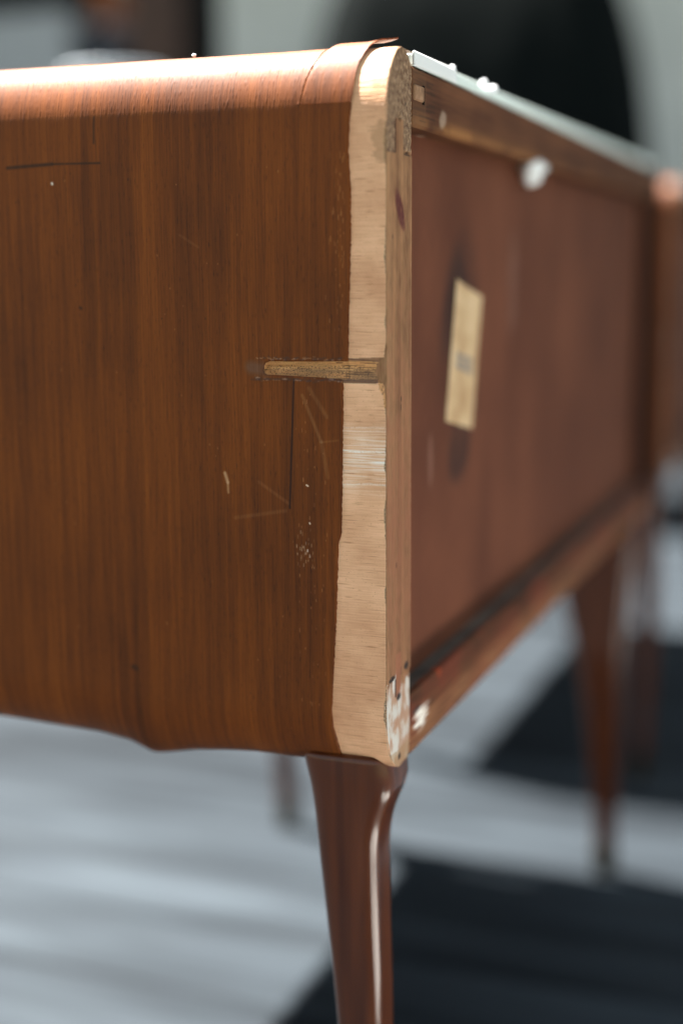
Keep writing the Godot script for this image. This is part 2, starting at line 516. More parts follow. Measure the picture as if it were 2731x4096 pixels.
# frame rails: u = along t in metres, v = height in metres
func rail_material(lower: bool) -> StandardMaterial3D:
	var w := 1024
	var h := 64
	var band := noise_bytes(w, h, 24, 20, 51 + int(lower), 0.11, 3)
	var fib := noise_bytes(w, h, 70, h, 53 + int(lower), 0.25, 3)
	var blo := noise_bytes(w, h, 256, 16, 55 + int(lower), 0.05, 4)
	var d := PackedByteArray()
	d.resize(w * h * 3)
	for y in h:
		for x in w:
			var t := (x + 0.5) / w * 0.9
			var k := y * w + x
			var v := (y + 0.5) / h
			var n := band[k] * 0.0014 + fib[k] * 0.0014 + blo[k] * 0.0014
			var c := mix3(Vector3(70, 42, 29), Vector3(112, 73, 49), (n - 0.55) * 1.7 + 0.5)
			if not lower:
				# lower edge painted lighter: light caught on the chamfer, put into the colour
				var worn_lit := clampf(1.0 - absf(v - 0.16) / 0.16, 0.0, 1.0) * clampf(blo[k] * 0.008 - 0.25, 0.0, 1.0) * clampf(1.4 - t / 0.35, 0.25, 1.0)
				c = mix3(c, Vector3(150, 104, 62), worn_lit)
				if t < 0.075 and fib[k] < 104: c = mix3(c, Vector3(60, 42, 32), 0.55)
				if t < 0.06: c = mix3(c, Vector3(112, 82, 58), 0.35)
				var wp := blot(t + (blo[k] - 128) * 0.0001, v, 0.083, 0.30, 0.010, 0.16)
				if wp > 0.0: c = mix3(c, Vector3(200, 186, 170), wp * 0.5)
			else:
				var red := clampf(blo[k] * 0.01 - 0.8, 0.0, 1.0)
				c = mix3(c, Vector3(104, 50, 36), red * 0.7)
				if v < 0.45: c = mix3(c, Vector3(144, 100, 70), 0.6 * clampf(fib[k] / 128.0, 0.0, 1.3))
				var wp := blot(t + (fib[k] - 128) * 0.0001, v, 0.056, 0.42, 0.013, 0.24)
				if wp > 0.0: c = mix3(c, Vector3(232, 226, 216), wp * clampf(blo[k] / 130.0, 0.2, 1.0))
				wp = blot(t, v, 0.048, 0.62, 0.009, 0.06)
				if wp > 0.0: c = mix3(c, Vector3(46, 34, 36), wp * 0.6)
				wp = blot(t, v, 0.088, 0.90, 0.004, 0.12)
				if wp > 0.0: c = mix3(c, Vector3(150, 62, 34), wp * 0.8)
			d[k * 3] = int(clampf(c.x, 0, 255))
			d[k * 3 + 1] = int(clampf(c.y, 0, 255))
			d[k * 3 + 2] = int(clampf(c.z, 0, 255))
	var m := std(0.65, 0.2)
	m.albedo_texture = tex(w, h, d)
	return m

func label_material() -> StandardMaterial3D:
	var w := 96
	var h := 144
	var blo := noise_bytes(w, h, 24, 36, 61, 0.06, 4)
	var fib := noise_bytes(w, h, w, h, 62, 0.2, 2)
	var d := PackedByteArray()
	d.resize(w * h * 3)
	for y in h:
		for x in w:
			var k := y * w + x
			var c := mix3(Vector3(176, 142, 104), Vector3(216, 188, 150), blo[k] / 255.0)
			# faint illegible blue grey stamp: a row of four broken strokes
			var u := float(x) / w
			var v := float(y) / h
			if v > 0.49 and v < 0.60 and u > 0.20 and u < 0.84:
				var cell := fposmod((u - 0.20) / 0.16, 1.0)
				var ink := (cell > 0.12 and cell < 0.38) or (cell < 0.8 and (absf(v - 0.505) < 0.014 or absf(v - 0.585) < 0.014)) or (cell > 0.62 and cell < 0.8 and v > 0.55)
				if ink and fib[k] > 70: c = mix3(c, Vector3(110, 112, 120), 0.8)
				else: c = mix3(c, Vector3(150, 138, 124), 0.4)
			d[k * 3] = int(c.x)
			d[k * 3 + 1] = int(c.y)
			d[k * 3 + 2] = int(c.z)
	var m := std(0.8, 0.25)
	m.albedo_texture = tex(w, h, d)
	return m

# weathered grey deck board, grain along u
func board_material(seed_: int, lift: float) -> StandardMaterial3D:
	var w := 1024
	var h := 96
	var band := noise_bytes(w, h, 14, 10, seed_, 0.16, 4)
	var fib := noise_bytes(w, h, 120, h, seed_ + 1, 0.22, 4)
	var blo := noise_bytes(w, h, 256, 12, seed_ + 2, 0.09, 4)
	var d := PackedByteArray()
	d.resize(w * h * 3)
	var hb := PackedByteArray()
	hb.resize(w * h)
	for k in w * h:
		var n := band[k] * 0.0015 + fib[k] * 0.0014 + blo[k] * 0.0022 - 0.16 + lift
		var c := mix3(Vector3(16, 20, 24), Vector3(54, 61, 67), (n - 0.5) * 1.3 + 0.5)
		d[k * 3] = int(clampf(c.x, 0, 255))
		d[k * 3 + 1] = int(clampf(c.y, 0, 255))
		d[k * 3 + 2] = int(clampf(c.z, 0, 255))
		hb[k] = fib[k]
	var m := std(0.62, 0.2)
	m.albedo_texture = tex(w, h, d)
	m.heightmap_enabled = true
	m.heightmap_texture = tex(w, h, hb, Image.FORMAT_L8)
	m.heightmap_scale = 0.1
	return m

# ------------------------------------------------------------------ the side board's section
const BC := Vector2(0.021, 0.034)    # centre and half axes of the lower round
const BR := Vector2(0.021, 0.0335)
const TC := Vector2(0.022, 0.316)    # and of the upper one
const TR := Vector2(0.022, 0.0325)
const A0 := 0.045                    # arc length at which the flat part starts
const A1 := A0 + 0.282               # and ends

# point (t, y) and outward normal at arc length a (0 = lowest line of the underside)
func section(a: float, off := 0.0) -> Vector2:
	var p: Vector2
	var n: Vector2
	if a < 0.0:
		p = Vector2(BC.x - a, 0.0005 + 0.003 * pow(-a / 0.016, 2.2))
		n = Vector2(0, -1)
	elif a < A0:
		var th := (1.0 - a / A0) * PI / 2
		p = BC + Vector2(-cos(th) * BR.x, -sin(th) * BR.y)
		n = Vector2(-cos(th) / BR.x, -sin(th) / BR.y).normalized()
	elif a < A1:
		p = Vector2(0.0, BC.y + a - A0)
		n = Vector2(-1, 0)
	else:
		var th := (a - A1) / A0 * PI / 2
		if th > PI / 2:
			p = TC + Vector2((a - A1 - A0), TR.y)
			n = Vector2(0, 1)
		else:
			p = TC + Vector2(-cos(th) * TR.x, sin(th) * TR.y)
			n = Vector2(-cos(th) / TR.x, sin(th) / TR.y).normalized()
	return p + n * off

func height_of(a: float) -> float:
	return section(a).y

func arc_of(y: float) -> float:
	if y < BC.y: return A0 * (1.0 - acos(clampf(1.0 - (y - 0.0005) / BR.y, -1, 1)) * 0.0 - asin(clampf((BC.y - y) / BR.y, 0.0, 1.0)) / (PI / 2))
	if y < TC.y: return A0 + y - BC.y
	return A1 + A0 * asin(clampf((y - TC.y) / TR.y, 0.0, 1.0)) / (PI / 2)

func pol(x: float, xs: Array, ys: Array) -> float:
	if x <= xs[0]: return ys[0]
	for i in range(1, xs.size()):
		if x <= xs[i]:
			var k: float = (x - xs[i - 1]) / (xs[i] - xs[i - 1])
			return lerpf(ys[i - 1], ys[i], k)
	return ys[-1]

# where the torn veneer begins, by height; inside the gouge it starts further in
var tear := FastNoiseLite.new()
func torn(y: float) -> float:
	var e := pol(y, [0.0, 0.0174, 0.0307, 0.0576, 0.084, 0.1165, 0.122, 0.1379, 0.1694, 0.2005, 0.2010, 0.2308, 0.2588, 0.2825, 0.302, 0.3212, 0.3363, 0.345], [0.0262, 0.0272, 0.0290, 0.0274, 0.0259, 0.0248, 0.0232, 0.0228, 0.0222, 0.0217, 0.0194, 0.0188, 0.0178, 0.0177, 0.0189, 0.0175, 0.0145, 0.012])
	return e + tear.get_noise_1d(y * 4000.0) * 0.00035 + tear.get_noise_1d(y * 900.0 + 77.0) * 0.0004

func gouge(s: float, y: float) -> float:   # 0..1 depth shape of the gouge
	if s > 0.0625: return 0.0
	var hw := 0.0050 - 0.016 * s + tear.get_noise_1d(s * 2500.0 + 300.0) * 0.0007 + (0.0012 if s < 0.006 else 0.0)
	if s > 0.0598: hw *= sqrt(clampf((0.0630 - s) / 0.0032, 0.0, 1.0))
	var mid := 0.2003 + tear.get_noise_1d(s * 900.0 + 40.0) * 0.0004
	var q := (y - mid) / maxf(hw, 0.0002)
	return clampf(1.0 - q * q, 0.0, 1.0)

# the scalloped lower edge, as a shift of the lower round
func scallop(s: float) -> float:
	return pol(s, [0.078, 0.095, 0.1123, 0.1262, 0.1320, 0.1359, 0.1385, 0.1406, 0.1502, 0.1695, 0.1995, 0.2303, 0.27, 0.30, 0.33], [0.0, -0.0012, -0.0032, -0.0060, -0.0072, -0.0078, -0.0074, -0.0064, -0.0028, 0.0, 0.001, 0.002, 0.001, -0.003, 0.0])

func rows(step: float) -> Array:
	var r := [-0.016, -0.0125, -0.009, -0.006, -0.003]
	for i in 30: r.append(A0 * i / 30.0)
	var n := int(0.282 / step)
	for i in n: r.append(A0 + 0.282 * i / n)
	for i in 46: r.append(A1 + A0 * i / 45.0)
	return r

func side_point(s: float, a: float, off: float, mirror: bool) -> Vector3:
	var q := section(a, off)
	var y := q.y
	if y < 0.06: y += scallop(s) * clampf(1.15 - y / 0.05, 0.0, 1.0)
	var t := (LEN - q.x) if mirror else q.x
	return Vector3(-s, YB + y, -t)

func bare_side(mirror: bool, worn_lit: bool) -> ArrayMesh:
	var rs := rows(0.0007 if worn_lit else 0.02)
	for k in 6: rs.append(A1 + A0 + 0.003 * (k + 1))
	var cols := []
	if not worn_lit:
		for i in 20: cols.append(0.0005 + 0.075 * i / 19.0)
	else:
		for i in 180: cols.append(0.0004 + 0.075 * i / 179.0)
	var fray := FastNoiseLite.new()
	fray.seed = 9
	fray.frequency = 0.6
	var p := PackedVector3Array()
	var uv := PackedVector2Array()
	for a in rs:
		for i in cols.size():
			var s: float = cols[i]
			var off := 0.0
			if worn_lit:
				var y := height_of(a)
				off = -0.0030 * gouge(s, y) * (0.75 if s < 0.02 else 1.0) + fray.get_noise_2d(s * 1500.0, a * 9000.0) * 0.00006
				if s < 0.0015:   # the edge is chipped and rounded over
					var e := 1.0 - s / 0.0015
					off -= 0.0004 * e * e + 0.00025 * e * maxf(0.0, fray.get_noise_2d(17.0 + s * 900.0, a * 1600.0) + 0.1)
				if s < 0.006 and y > 0.186 and y < 0.214:
					off -= 0.0015 * (1.0 - s / 0.006) * (1.0 - absf(y - 0.2) / 0.014) * (1.0 + fray.get_noise_2d(s * 2000.0, a * 2500.0))
				if gouge(s, y) > 0.05: off += fray.get_noise_2d(s * 700.0, a * 5200.0) * 0.0004
			p.append(side_point(s, a, off, mirror))
			uv.append(Vector2(s / 0.08, maxf(a, 0.0) / ARC))
	return sheet(cols.size(), rs.size(), p, uv, mirror)

# crack at the left of the lifted strip
func crack(y: float) -> float:
	return pol(y, [0.322, 0.334, 0.3467, 0.35], [0.0424, 0.0401, 0.0357, 0.0345])

func veneer(mirror: bool, worn_lit: bool) -> ArrayMesh:
	var rs := rows(0.0007 if worn_lit else 0.02)
	for k in 6: rs.append(A1 + A0 + 0.004 * (k + 1))
	var cut := arc_of(0.3222)
	if worn_lit:
		rs.append(cut)
		rs.append(cut)
		rs.sort()
	var cut_seen := 0
	var cols := []
	if not worn_lit:
		for i in 60: cols.append(DEP * i / 59.0)
	else:
		for i in 170: cols.append(0.076 * i / 170.0)
		for i in 121: cols.append(0.076 + (DEP - 0.076) * i / 120.0)
	var wave := FastNoiseLite.new()
	wave.seed = 4
	wave.frequency = 0.02
	var p := PackedVector3Array()
	var uv := PackedVector2Array()
	for a in rs:
		var y := height_of(a)
		var e := torn(y)
		if a == cut: cut_seen += 1
		if not worn_lit: e = 0.002
		else:
			if y > 0.1958 and y < 0.2049:
				for k in 80:
					if gouge(e, y) < 0.16: break
					e += 0.0006
			if a > cut or cut_seen == 2: e = maxf(e, crack(y))
		for i in cols.size():
			var s: float = maxf(cols[i], e)
			var off := 0.0010 if cols[i] > e or (worn_lit and a == cut and cut_seen == 2) else -0.0002
			if not worn_lit: off = 0.0008
			else:
				if s < pol(y, [0.134, 0.168, 0.1957], [0.0496, 0.0483, 0.0472]) and y < 0.1957 and y > 0.128:
					off += 0.0003 * clampf((y - 0.128) / 0.01, 0.0, 1.0)
				off += wave.get_noise_2d(s * 900.0, a * 500.0) * 0.0002
				var near := s - e
				if near < 0.002: off += 0.0002 * (1.0 - near / 0.002) * (tear.get_noise_1d(y * 2600.0) + 0.3)
			p.append(side_point(s, a, off, mirror))
			uv.append(Vector2(s / DEP, a / ARC))
	return sheet(cols.size(), rs.size(), p, uv, mirror)

# the strip of veneer that has come away over the top round and curls up
func loose_veneer() -> ArrayMesh:
	var wave := FastNoiseLite.new()
	wave.seed = 4
	wave.frequency = 0.02
	var p := PackedVector3Array()
	var uv := PackedVector2Array()
	var a_lo := arc_of(0.3222)
	var nr := 60
	var nc := 70
	for side in 2:
		for j in nr + 1:
			var f := float(j) / nr
			var a := lerpf(a_lo, A1 + A0 + 0.010, f)
			var y := minf(height_of(a), 0.3485)
			var right := pol(f, [0.0, 0.35, 0.6, 0.8, 1.0], [0.0172, 0.0158, 0.0128, 0.0088, 0.0056]) + tear.get_noise_1d(a * 3500.0) * 0.0003
			var left := crack(y) - 0.0001
			var lift := 0.0034 * pow(f, 2.0)
			var ramp := lerpf(0.0015, 0.0075, f * f)
			for i in nc + 1:
				var g := float(i) / nc
				var s := lerpf(right, left, g)
				var up := wave.get_noise_2d(s * 900.0, a * 500.0) * 0.0002 + lift * smoothstep(0.0, 1.0, (left - s) / ramp)
				var curl := clampf(1.0 - (s - right) / 0.009, 0.0, 1.0)
				up += 0.0016 * curl * curl * f * f
				p.append(side_point(s, a, 0.0010 + up - side * (0.00004 + 0.0006 * clampf(f * 3.0, 0.0, 1.0)), false))
				uv.append(Vector2(s / DEP, a / ARC))
	# outer face and inner face are one sheet folded at the far end
	var q := PackedVector3Array()
	var w := PackedVector2Array()
	var n := (nc + 1) * (nr + 1)
	for j in nr + 1:
		for i in nc + 1:
			q.append(p[j * (nc + 1) + i])
			w.append(uv[j * (nc + 1) + i])
		for i in range(nc, -1, -1):
			q.append(p[n + j * (nc + 1) + i])
			w.append(uv[j * (nc + 1) + i])
		q.append(p[j * (nc + 1)])
		w.append(uv[j * (nc + 1)])
	return sheet(2 * (nc + 1) + 1, nr + 1, q, w)

# the back edge of a side board, a long face with rounded tips
func corner_stile(mirror: bool, worn_lit: bool) -> ArrayMesh:
	var f := FastNoiseLite.new()
	f.seed = 71
	f.frequency = 0.5
	var ny := 560 if worn_lit else 80
	var nt := 60 if worn_lit else 12
	var p := PackedVector3Array()
	var uv := PackedVector2Array()
	for j in ny + 1:
		var y := lerpf(0.0008, 0.3484, float(j) / ny)
		# gather rows near both tips
		var tl := 0.0
		if y < BC.y: tl = BC.x - BR.x * sqrt(maxf(0.0, 1.0 - pow((BC.y - y) / BR.y, 2)))
		elif y > TC.y: tl = TC.x - TR.x * sqrt(maxf(0.0, 1.0 - pow((y - TC.y) / TR.y, 2)))
		var tr := TW
		if y > 0.3385: tr = 0.022 + 0.015 * sqrt(maxf(0.0, 1.0 - pow((y - 0.3385) / 0.010, 2)))
		if y < 0.010: tr = TW - 0.003 * (1.0 - sqrt(maxf(0.0, 1.0 - pow((0.010 - y) / 0.0095, 2))))
		for i in nt + 3:
			var k := clampf(float(i - 1) / nt, 0.0, 1.0)
			var t := lerpf(tl, tr, k)
			var s := 0.0002
			if i == 0:
				s = 0.020
				t += 0.007
			elif i == nt + 2: s = 0.020
			elif worn_lit:
				var rough := y > 0.3005 and (t < 0.0125 or t > 0.024 or y > 0.316)
				if rough: s += 0.0004 + 0.00045 * f.get_noise_2d(t * 5200.0, y * 1100.0) + 0.0003 * f.get_noise_2d(t * 1500.0, y * 500.0)
				if y < 0.0475 and (t < 0.0135 or t > 0.0215): s += 0.0005
				var hole := Vector2((t - 0.0187) / 0.0019, (y - 0.3165) / 0.0018).length() + f.get_noise_2d(t * 3000.0, y * 3000.0) * 0.5
				if hole < 1.0: s += 0.004 * (1.0 - hole * hole)
				for h in [[0.0225, 0.3235, 0.0008, 0.0022], [0.0225, 0.3345, 0.0006, 0.0010], [0.029, 0.3015, 0.0010, 0.0010], [0.0330, 0.3012, 0.0008, 0.0008]]:
					var q := Vector2((t - float(h[0])) / float(h[2]), (y - float(h[1])) / float(h[3])).length()
					if q < 1.0: s += 0.0018 * (1.0 - q * q)
				s += 0.0003 * pow(clampf(1.0 - (t - tl) / 0.0016, 0.0, 1.0), 2) + 0.0004 * pow(clampf(1.0 - (tr - t) / 0.0010, 0.0, 1.0), 2)
			p.append(Vector3(-s, YB + y, -((LEN - t) if mirror else t)))
			uv.append(Vector2(t / TW, y / 0.35))
	return sheet(nt + 3, ny + 1, p, uv, mirror)

func soft(y: float, ys: Array, arr: Array) -> float:
	var acc := 0.0
	for w in 5: acc += pol(clampf(y + (w - 2) * 0.003, -0.3995, 0.012), ys, arr)
	return acc / 5.0

# tapered leg, rounded square in section, flared at the head; ms / mt mirror it to the other corners
func leg(ms: bool, mt: bool, from_y: float, to_y: float, fat := 1.0) -> ArrayMesh:
	var ys := [0.012, 0.0, -0.006, -0.0128, -0.02, -0.0265, -0.034, -0.042, -0.06, -0.09, -0.12, -0.15, -0.20, -0.25, -0.30, -0.35, -0.3995]
	var sr := [0.0060, 0.0040, 0.0012, 0.0016, 0.0050, 0.0074, 0.0090, 0.0097, 0.0096, 0.0092, 0.0086, 0.0084, 0.0092, 0.0108, 0.0130, 0.0156, 0.0185]
	var sl := [0.0515, 0.0495, 0.0477, 0.0462, 0.0450, 0.0440, 0.0432, 0.0426, 0.0408, 0.0378, 0.0350, 0.0326, 0.0306, 0.0295, 0.0293, 0.0297, 0.0305]
	var tn := [0.006, 0.006, 0.0062, 0.0065, 0.007, 0.0073, 0.0076, 0.008, 0.0085, 0.0095, 0.0105, 0.0112, 0.0135, 0.0160, 0.0185, 0.0205, 0.0225]
	var tf := [0.052, 0.050, 0.048, 0.0455, 0.0430, 0.0412, 0.0400, 0.0392, 0.0388, 0.0386, 0.0390, 0.0396, 0.0390, 0.0384, 0.0376, 0.0370, 0.0365]
	var n := 48
	var p := PackedVector3Array()
	var uv := PackedVector2Array()
	if mt and not ms:   # the back leg at the far end is a broad sabre leg
		sr = [0.006, 0.006, 0.0062, 0.0065, 0.007, 0.0075, 0.0082, 0.009, 0.011, 0.014, 0.0162, 0.0180, 0.0205, 0.0225, 0.0230, 0.0225, 0.0240]
		sl = [0.108, 0.106, 0.105, 0.1035, 0.102, 0.1, 0.098, 0.096, 0.092, 0.0860, 0.0790, 0.0720, 0.0620, 0.0550, 0.0500, 0.0455, 0.0420]
	ys.reverse()
	for arr in [sr, sl, tn, tf]: arr.reverse()
	var nr := 90
	for j in nr + 3:
		var f := clampf(float(j - 1) / nr, 0.0, 1.0)
		var y := lerpf(from_y, to_y, f)
		var a0 := soft(y, ys, sr)
		var a1 := soft(y, ys, sl)
		var b0 := soft(y, ys, tn)
		var b1 := soft(y, ys, tf)
		var cs := (a0 + a1) / 2
		var ct := (b0 + b1) / 2
		var hs := (a1 - a0) / 2 * fat
		var ht := (b1 - b0) / 2 * fat
		if j == 0 or j == nr + 2:
			hs = 0.0
			ht = 0.0
		for i in n + 1:
			var th := TAU * i / n
			var cx := cos(th)
			var cy := sin(th)
			var ex := 0.42
			var s := cs + hs * signf(cx) * pow(absf(cx), ex)
			var t := ct + ht * signf(cy) * pow(absf(cy), ex)
			if ms: s = DEP - s
			if mt: t = LEN - t
			p.append(Vector3(-s, YB + y, -t))
			uv.append(Vector2(float(i) / n * 0.14, y))
	return sheet(n + 1, nr + 3, p, uv, ms != mt)

# ------------------------------------------------------------------ the cabinet
func make_cabinet(label: String, torn_side: bool) -> Node3D:
	var c := thing("cabinet", label, "cabinet", Vector3.ZERO, "pair of matching cabinets in a row")
	for mirror in [false, true]:
		var worn_lit: bool = torn_side and not mirror
		var side := put("side_board", bare_side(mirror, worn_lit), M.ply, c)
		put("veneer", veneer(mirror, worn_lit), M.veneer, side)
		if worn_lit:
			tag(side, "side board with bare pale plywood where veneer is torn off")
			var fl := put("loose_veneer", loose_veneer(), M.veneer, side)
			tag(fl, "lifted strip of veneer curling up over the rounded top")
		put("corner_stile", corner_stile(mirror, worn_lit), M.stile if worn_lit else (M.shaded_stile if torn_side else M.inner), c)
	var rail := put("top_rail", cbox(0.0006, 0.022, 0.3145, 0.3425, TW + 0.0003, LEN - TW - 0.0003, 0.0015, 1.0, 1.0), M.rail_up, c)
	put("joint_plug", cbox(-0.0006, 0.01, 0.3268, 0.3340, 0.0392, 0.0535, 0.0006), M.plug, rail)
	put("joint_gap", cbox(0.0001, 0.01, 0.3260, 0.3348, 0.0536, 0.0562, 0.0001), M.gap, rail)
	put("bottom_rail", cbox(0.0006, 0.005, 0.0008, 0.0325, TW + 0.0003, LEN - TW - 0.0003, 0.0007), M.rail_low, c)
	put("ledge", cbox(0.0053, 0.030, 0.0020, 0.0312, TW + 0.0004, LEN - TW - 0.0004, 0.0010), M.ledge, c)
	var pn := PackedVector3Array()
	var uv := PackedVector2Array()
	for j in 2:
		for i in 2:
			var t := lerpf(TW - 0.01, LEN - TW + 0.01, i)
			var y := lerpf(0.02, 0.33, j)
			pn.append(Vector3(-0.0145, YB + y, -t))
			uv.append(Vector2(t / 0.9, y / 0.35))
	var panel := put("back_panel", sheet(2, 2, pn, uv), M.panel, c)
	var lp := PackedVector3Array()
	var lu := PackedVector2Array()
	var tl := Vector2(0.160, 0.2417)
	var tr := Vector2(0.2153, 0.2309)
	var br := Vector2(0.1987, 0.1516)
	var bl := Vector2(0.1422, 0.1619)
	for j in 9:
		for i in 7:
			var q := bl.lerp(br, i / 6.0).lerp(tl.lerp(tr, i / 6.0), j / 8.0)
			var rise := 0.0004 + 0.0008 * pow(absf(i / 3.0 - 1.0), 3.0) * (j / 8.0)
			lp.append(Vector3(-0.0145 + rise, YB + q.y, -q.x))
			lu.append(Vector2(i / 6.0, 1.0 - j / 8.0))
	if torn_side: tag(put("paper_label", sheet(7, 9, lp, lu), M.label, panel), "yellowed paper label with a faint grey stamp")
	put("top_board", cbox(0.0225, DEP, 0.3200, 0.3410, TW + 0.001, LEN - TW - 0.001), M.leg, c)
	put("bottom_board", cbox(0.031, DEP, 0.0062, 0.0260, TW + 0.001, LEN - TW - 0.001), M.inner, c)
	put("front_panel", cbox(DEP - 0.02, DEP - 0.001, 0.0265, 0.3195, TW + 0.001, LEN - TW - 0.001), M.inner, c)
	for ms in [false, true]:
		for mt in [false, true]:
			var l := put("leg", leg(ms, mt, -0.368, 0.008, 1.35 if ms else 1.0), M.leg, c)
			put("brass_foot", leg(ms, mt, -0.3995, -0.3685, 1.5 if ms else 1.2), M.brass, l)
	return c

func _ready() -> void:
	rng.seed = 7
	tear.seed = 3
	tear.frequency = 0.35

	# ---- camera
	var cam := Camera3D.new()
	cam.name = "camera"
	add_child(cam)
	cam.keep_aspect = Camera3D.KEEP_HEIGHT
	var pitch := 0.170825
	var yaw := 0.364776
	var fw := Vector3(-sin(yaw) * cos(pitch), -sin(pitch), -cos(yaw) * cos(pitch))
	cam.position = Vector3(0.212821, YB + 0.246512, 0.618355)
	cam.look_at_from_position(cam.position, cam.position + fw, Vector3.UP)
	cam.rotate_object_local(Vector3.BACK, -0.005664)
	var att := CameraAttributesPhysical.new()
	att.frustum_focal_length = 50.0
	att.exposure_aperture = 1.9
	att.frustum_focus_distance = 0.672
	att.frustum_far = 400.0
	att.frustum_near = 0.02
	cam.attributes = att
	cam.fov = rad_to_deg(2.0 * atan(1176.0 / 3211.66))
	cam.near = 0.02
	cam.far = 400.0
	cam.current = true

	# ---- sky, sun, exposure
	var env := Environment.new()
	env.background_mode = Environment.BG_SKY
	var sky := Sky.new()
	var sm := ProceduralSkyMaterial.new()
	sm.sky_top_color = Color(0.62, 0.67, 0.71)
	sm.sky_horizon_color = Color(0.80, 0.81, 0.80)
	sm.sky_curve = 0.2
	sm.ground_bottom_color = Color(0.25, 0.26, 0.26)
	sm.ground_horizon_color = Color(0.45, 0.47, 0.48)
	sm.sky_energy_multiplier = 0.5
	sm.sun_angle_max = 12.0
	sky.sky_material = sm
	env.sky = sky
	env.tonemap_mode = Environment.TONE_MAPPER_LINEAR
	env.tonemap_exposure = 8.6
	env.sdfgi_enabled = true
	env.ssao_enabled = true
	env.ssil_enabled = true
	var we := WorldEnvironment.new()
	we.name = "world_environment"
	we.environment = env
	add_child(we)
	var sun := DirectionalLight3D.new()
	sun.name = "sun"
	add_child(sun)
	sun.light_energy = 1.6
	sun.light_color = Color(1.0, 0.975, 0.94)
	sun.light_angular_distance = 1.6
	sun.shadow_enabled = true
	sun.look_at_from_position(Vector3.ZERO, Vector3(0.45, -1.0, 0.10), Vector3.UP)

	# ---- materials
	M.veneer = veneer_material()
	M.ply = bare_ply_material()
	M.stile = stile_material()
	M.panel = panel_material()
	M.rail_up = rail_material(false)
	M.rail_low = rail_material(true)
	M.rail_up.uv1_scale = Vector3(-1.0 / 0.9, 1.0 / 0.0335, 1)
	M.rail_up.uv1_offset = Vector3(0, -(YB + 0.312) / 0.0335, 0)
	M.rail_low.uv1_scale = Vector3(-1.0 / 0.9, 1.0 / 0.0335, 1)
	M.rail_low.uv1_offset = Vector3(0, -(YB + 0.001) / 0.0335, 0)
	M.label = label_material()
	M.plug = mottled(Color(0.46, 0.33, 0.23), Color(0.68, 0.53, 0.40), Vector3(30, 30, 30), 0.7, 81, 0.5)
	M.gap = plain(Color(0.10, 0.07, 0.05), 0.9, 0.2)
	M.ledge = mottled(Color(0.22, 0.19, 0.165), Color(0.40, 0.36, 0.32), Vector3(6, 6, 3), 0.75, 82, 0.6)
	M.shaded_stile = mottled(Color(0.17, 0.10, 0.07), Color(0.24, 0.145, 0.10), Vector3(9, 2, 9), 0.7, 86, 0.0, 0.2)  # far stile of the nearer cabinet, its shade put into the colour
	M.inner = mottled(Color(0.30, 0.18, 0.12), Color(0.40, 0.25, 0.17), Vector3(3, 8, 3), 0.7, 83)
	M.leg = mottled(Color(0.24, 0.105, 0.04), Color(0.38, 0.195, 0.085), Vector3(14, 0.9, 14), 0.3, 84, 0.12, 0.3)
	M.leg.clearcoat_enabled = true
	M.leg.clearcoat = 0.6
	M.leg.clearcoat_roughness = 0.12
	M.brass = plain(Color(0.24, 0.19, 0.08), 0.5)
	M.brass.metallic = 0.9

	# ---- ground and deck
	var ground := put("ground", slab(Vector3(-120, -0.35, -120), Vector3(120, -0.16, 120), 0.02), mottled(Color(0.20, 0.22, 0.15), Color(0.34, 0.36, 0.26), Vector3(0.5, 0.5, 0.5), 0.95, 90), self)
	ground.set_meta("kind", "structure")
	var deck := Node3D.new()
	deck.name = "deck"
	add_child(deck)
	deck.set_meta("kind", "structure")
	var woods := []
	for k in 5:
		var bm := board_material(100 + 10 * k, [0.0, 0.03, -0.03, 0.02, -0.01][k])
		woods.append(bm)
	var pitch_b := 0.126
	for k in 62:
		var z := 2.4 - pitch_b * k
		var bm := slab(Vector3(-7.0, -0.028, z - 0.0616), Vector3(5.0, 0.0, z + 0.0616), 0.002, rng.randf(), rng.randf(), 0.083, 7.9)
		put("board", bm, woods[rng.randi() % 5], deck)

	# ---- the two cabinets
	make_cabinet("nearer brown cabinet with torn veneer, pale bare wood strip and paper label", true)
	var second := make_cabinet("farther blurred brown cabinet standing in line behind the nearer one", false)
	second.position = Vector3(-0.018, 0.0, -1.09)

	# ---- glass tops
	var glass := std(0.03, 0.5)
	glass.albedo_color = Color(0.93, 0.98, 0.96)
	glass.refraction_enabled = true
	glass.refraction_scale = 0.05
	var frost := plain(Color(0.90, 0.91, 0.91), 0.5)
	for k in 2:
		var g := thing("glass_top", ["clear glass plate with a white edge on the nearer cabinet", "clear glass plate on top of the farther cabinet"][k], "glass top", Vector3(-0.018 * k, YB + 0.3425, -1.09 * k), "glass plates on the cabinets")
		put("pane", slab(Vector3(-DEP + 0.01, 0.0002, -LEN + TW), Vector3(-0.0008, 0.0060, -TW - 0.0045), 0.0007), glass, g)
		if k == 0:
			put("white_edge", slab(Vector3(-0.0007, -0.0002, -0.1075), Vector3(0.0010, 0.0066, -TW - 0.0005), 0.0006), frost, g)
	var drop := std(0.02, 0.5)
	drop.albedo_color = Color(0.97, 0.98, 1.0)
	drop.refraction_enabled = true
	drop.refraction_scale = 0.033
	var dl := ["tiny clear drop on the glass edge at the end of the white part", "left of the two large drops on the glass edge", "right, larger of the two drops on the glass edge"]
	var dp := [[Vector3(-0.0010, YB + 0.3500, -0.106), 0.0016], [Vector3(-0.001, YB + 0.3498, -0.168), 0.0020], [Vector3(0.0012, YB + 0.3468, -0.178), 0.0029]]
	dl.append("single tiny clear drop on the rounded top edge of the veneered side")
	dp.append([Vector3(-0.107, YB + 0.3506, -0.021), 0.0011])
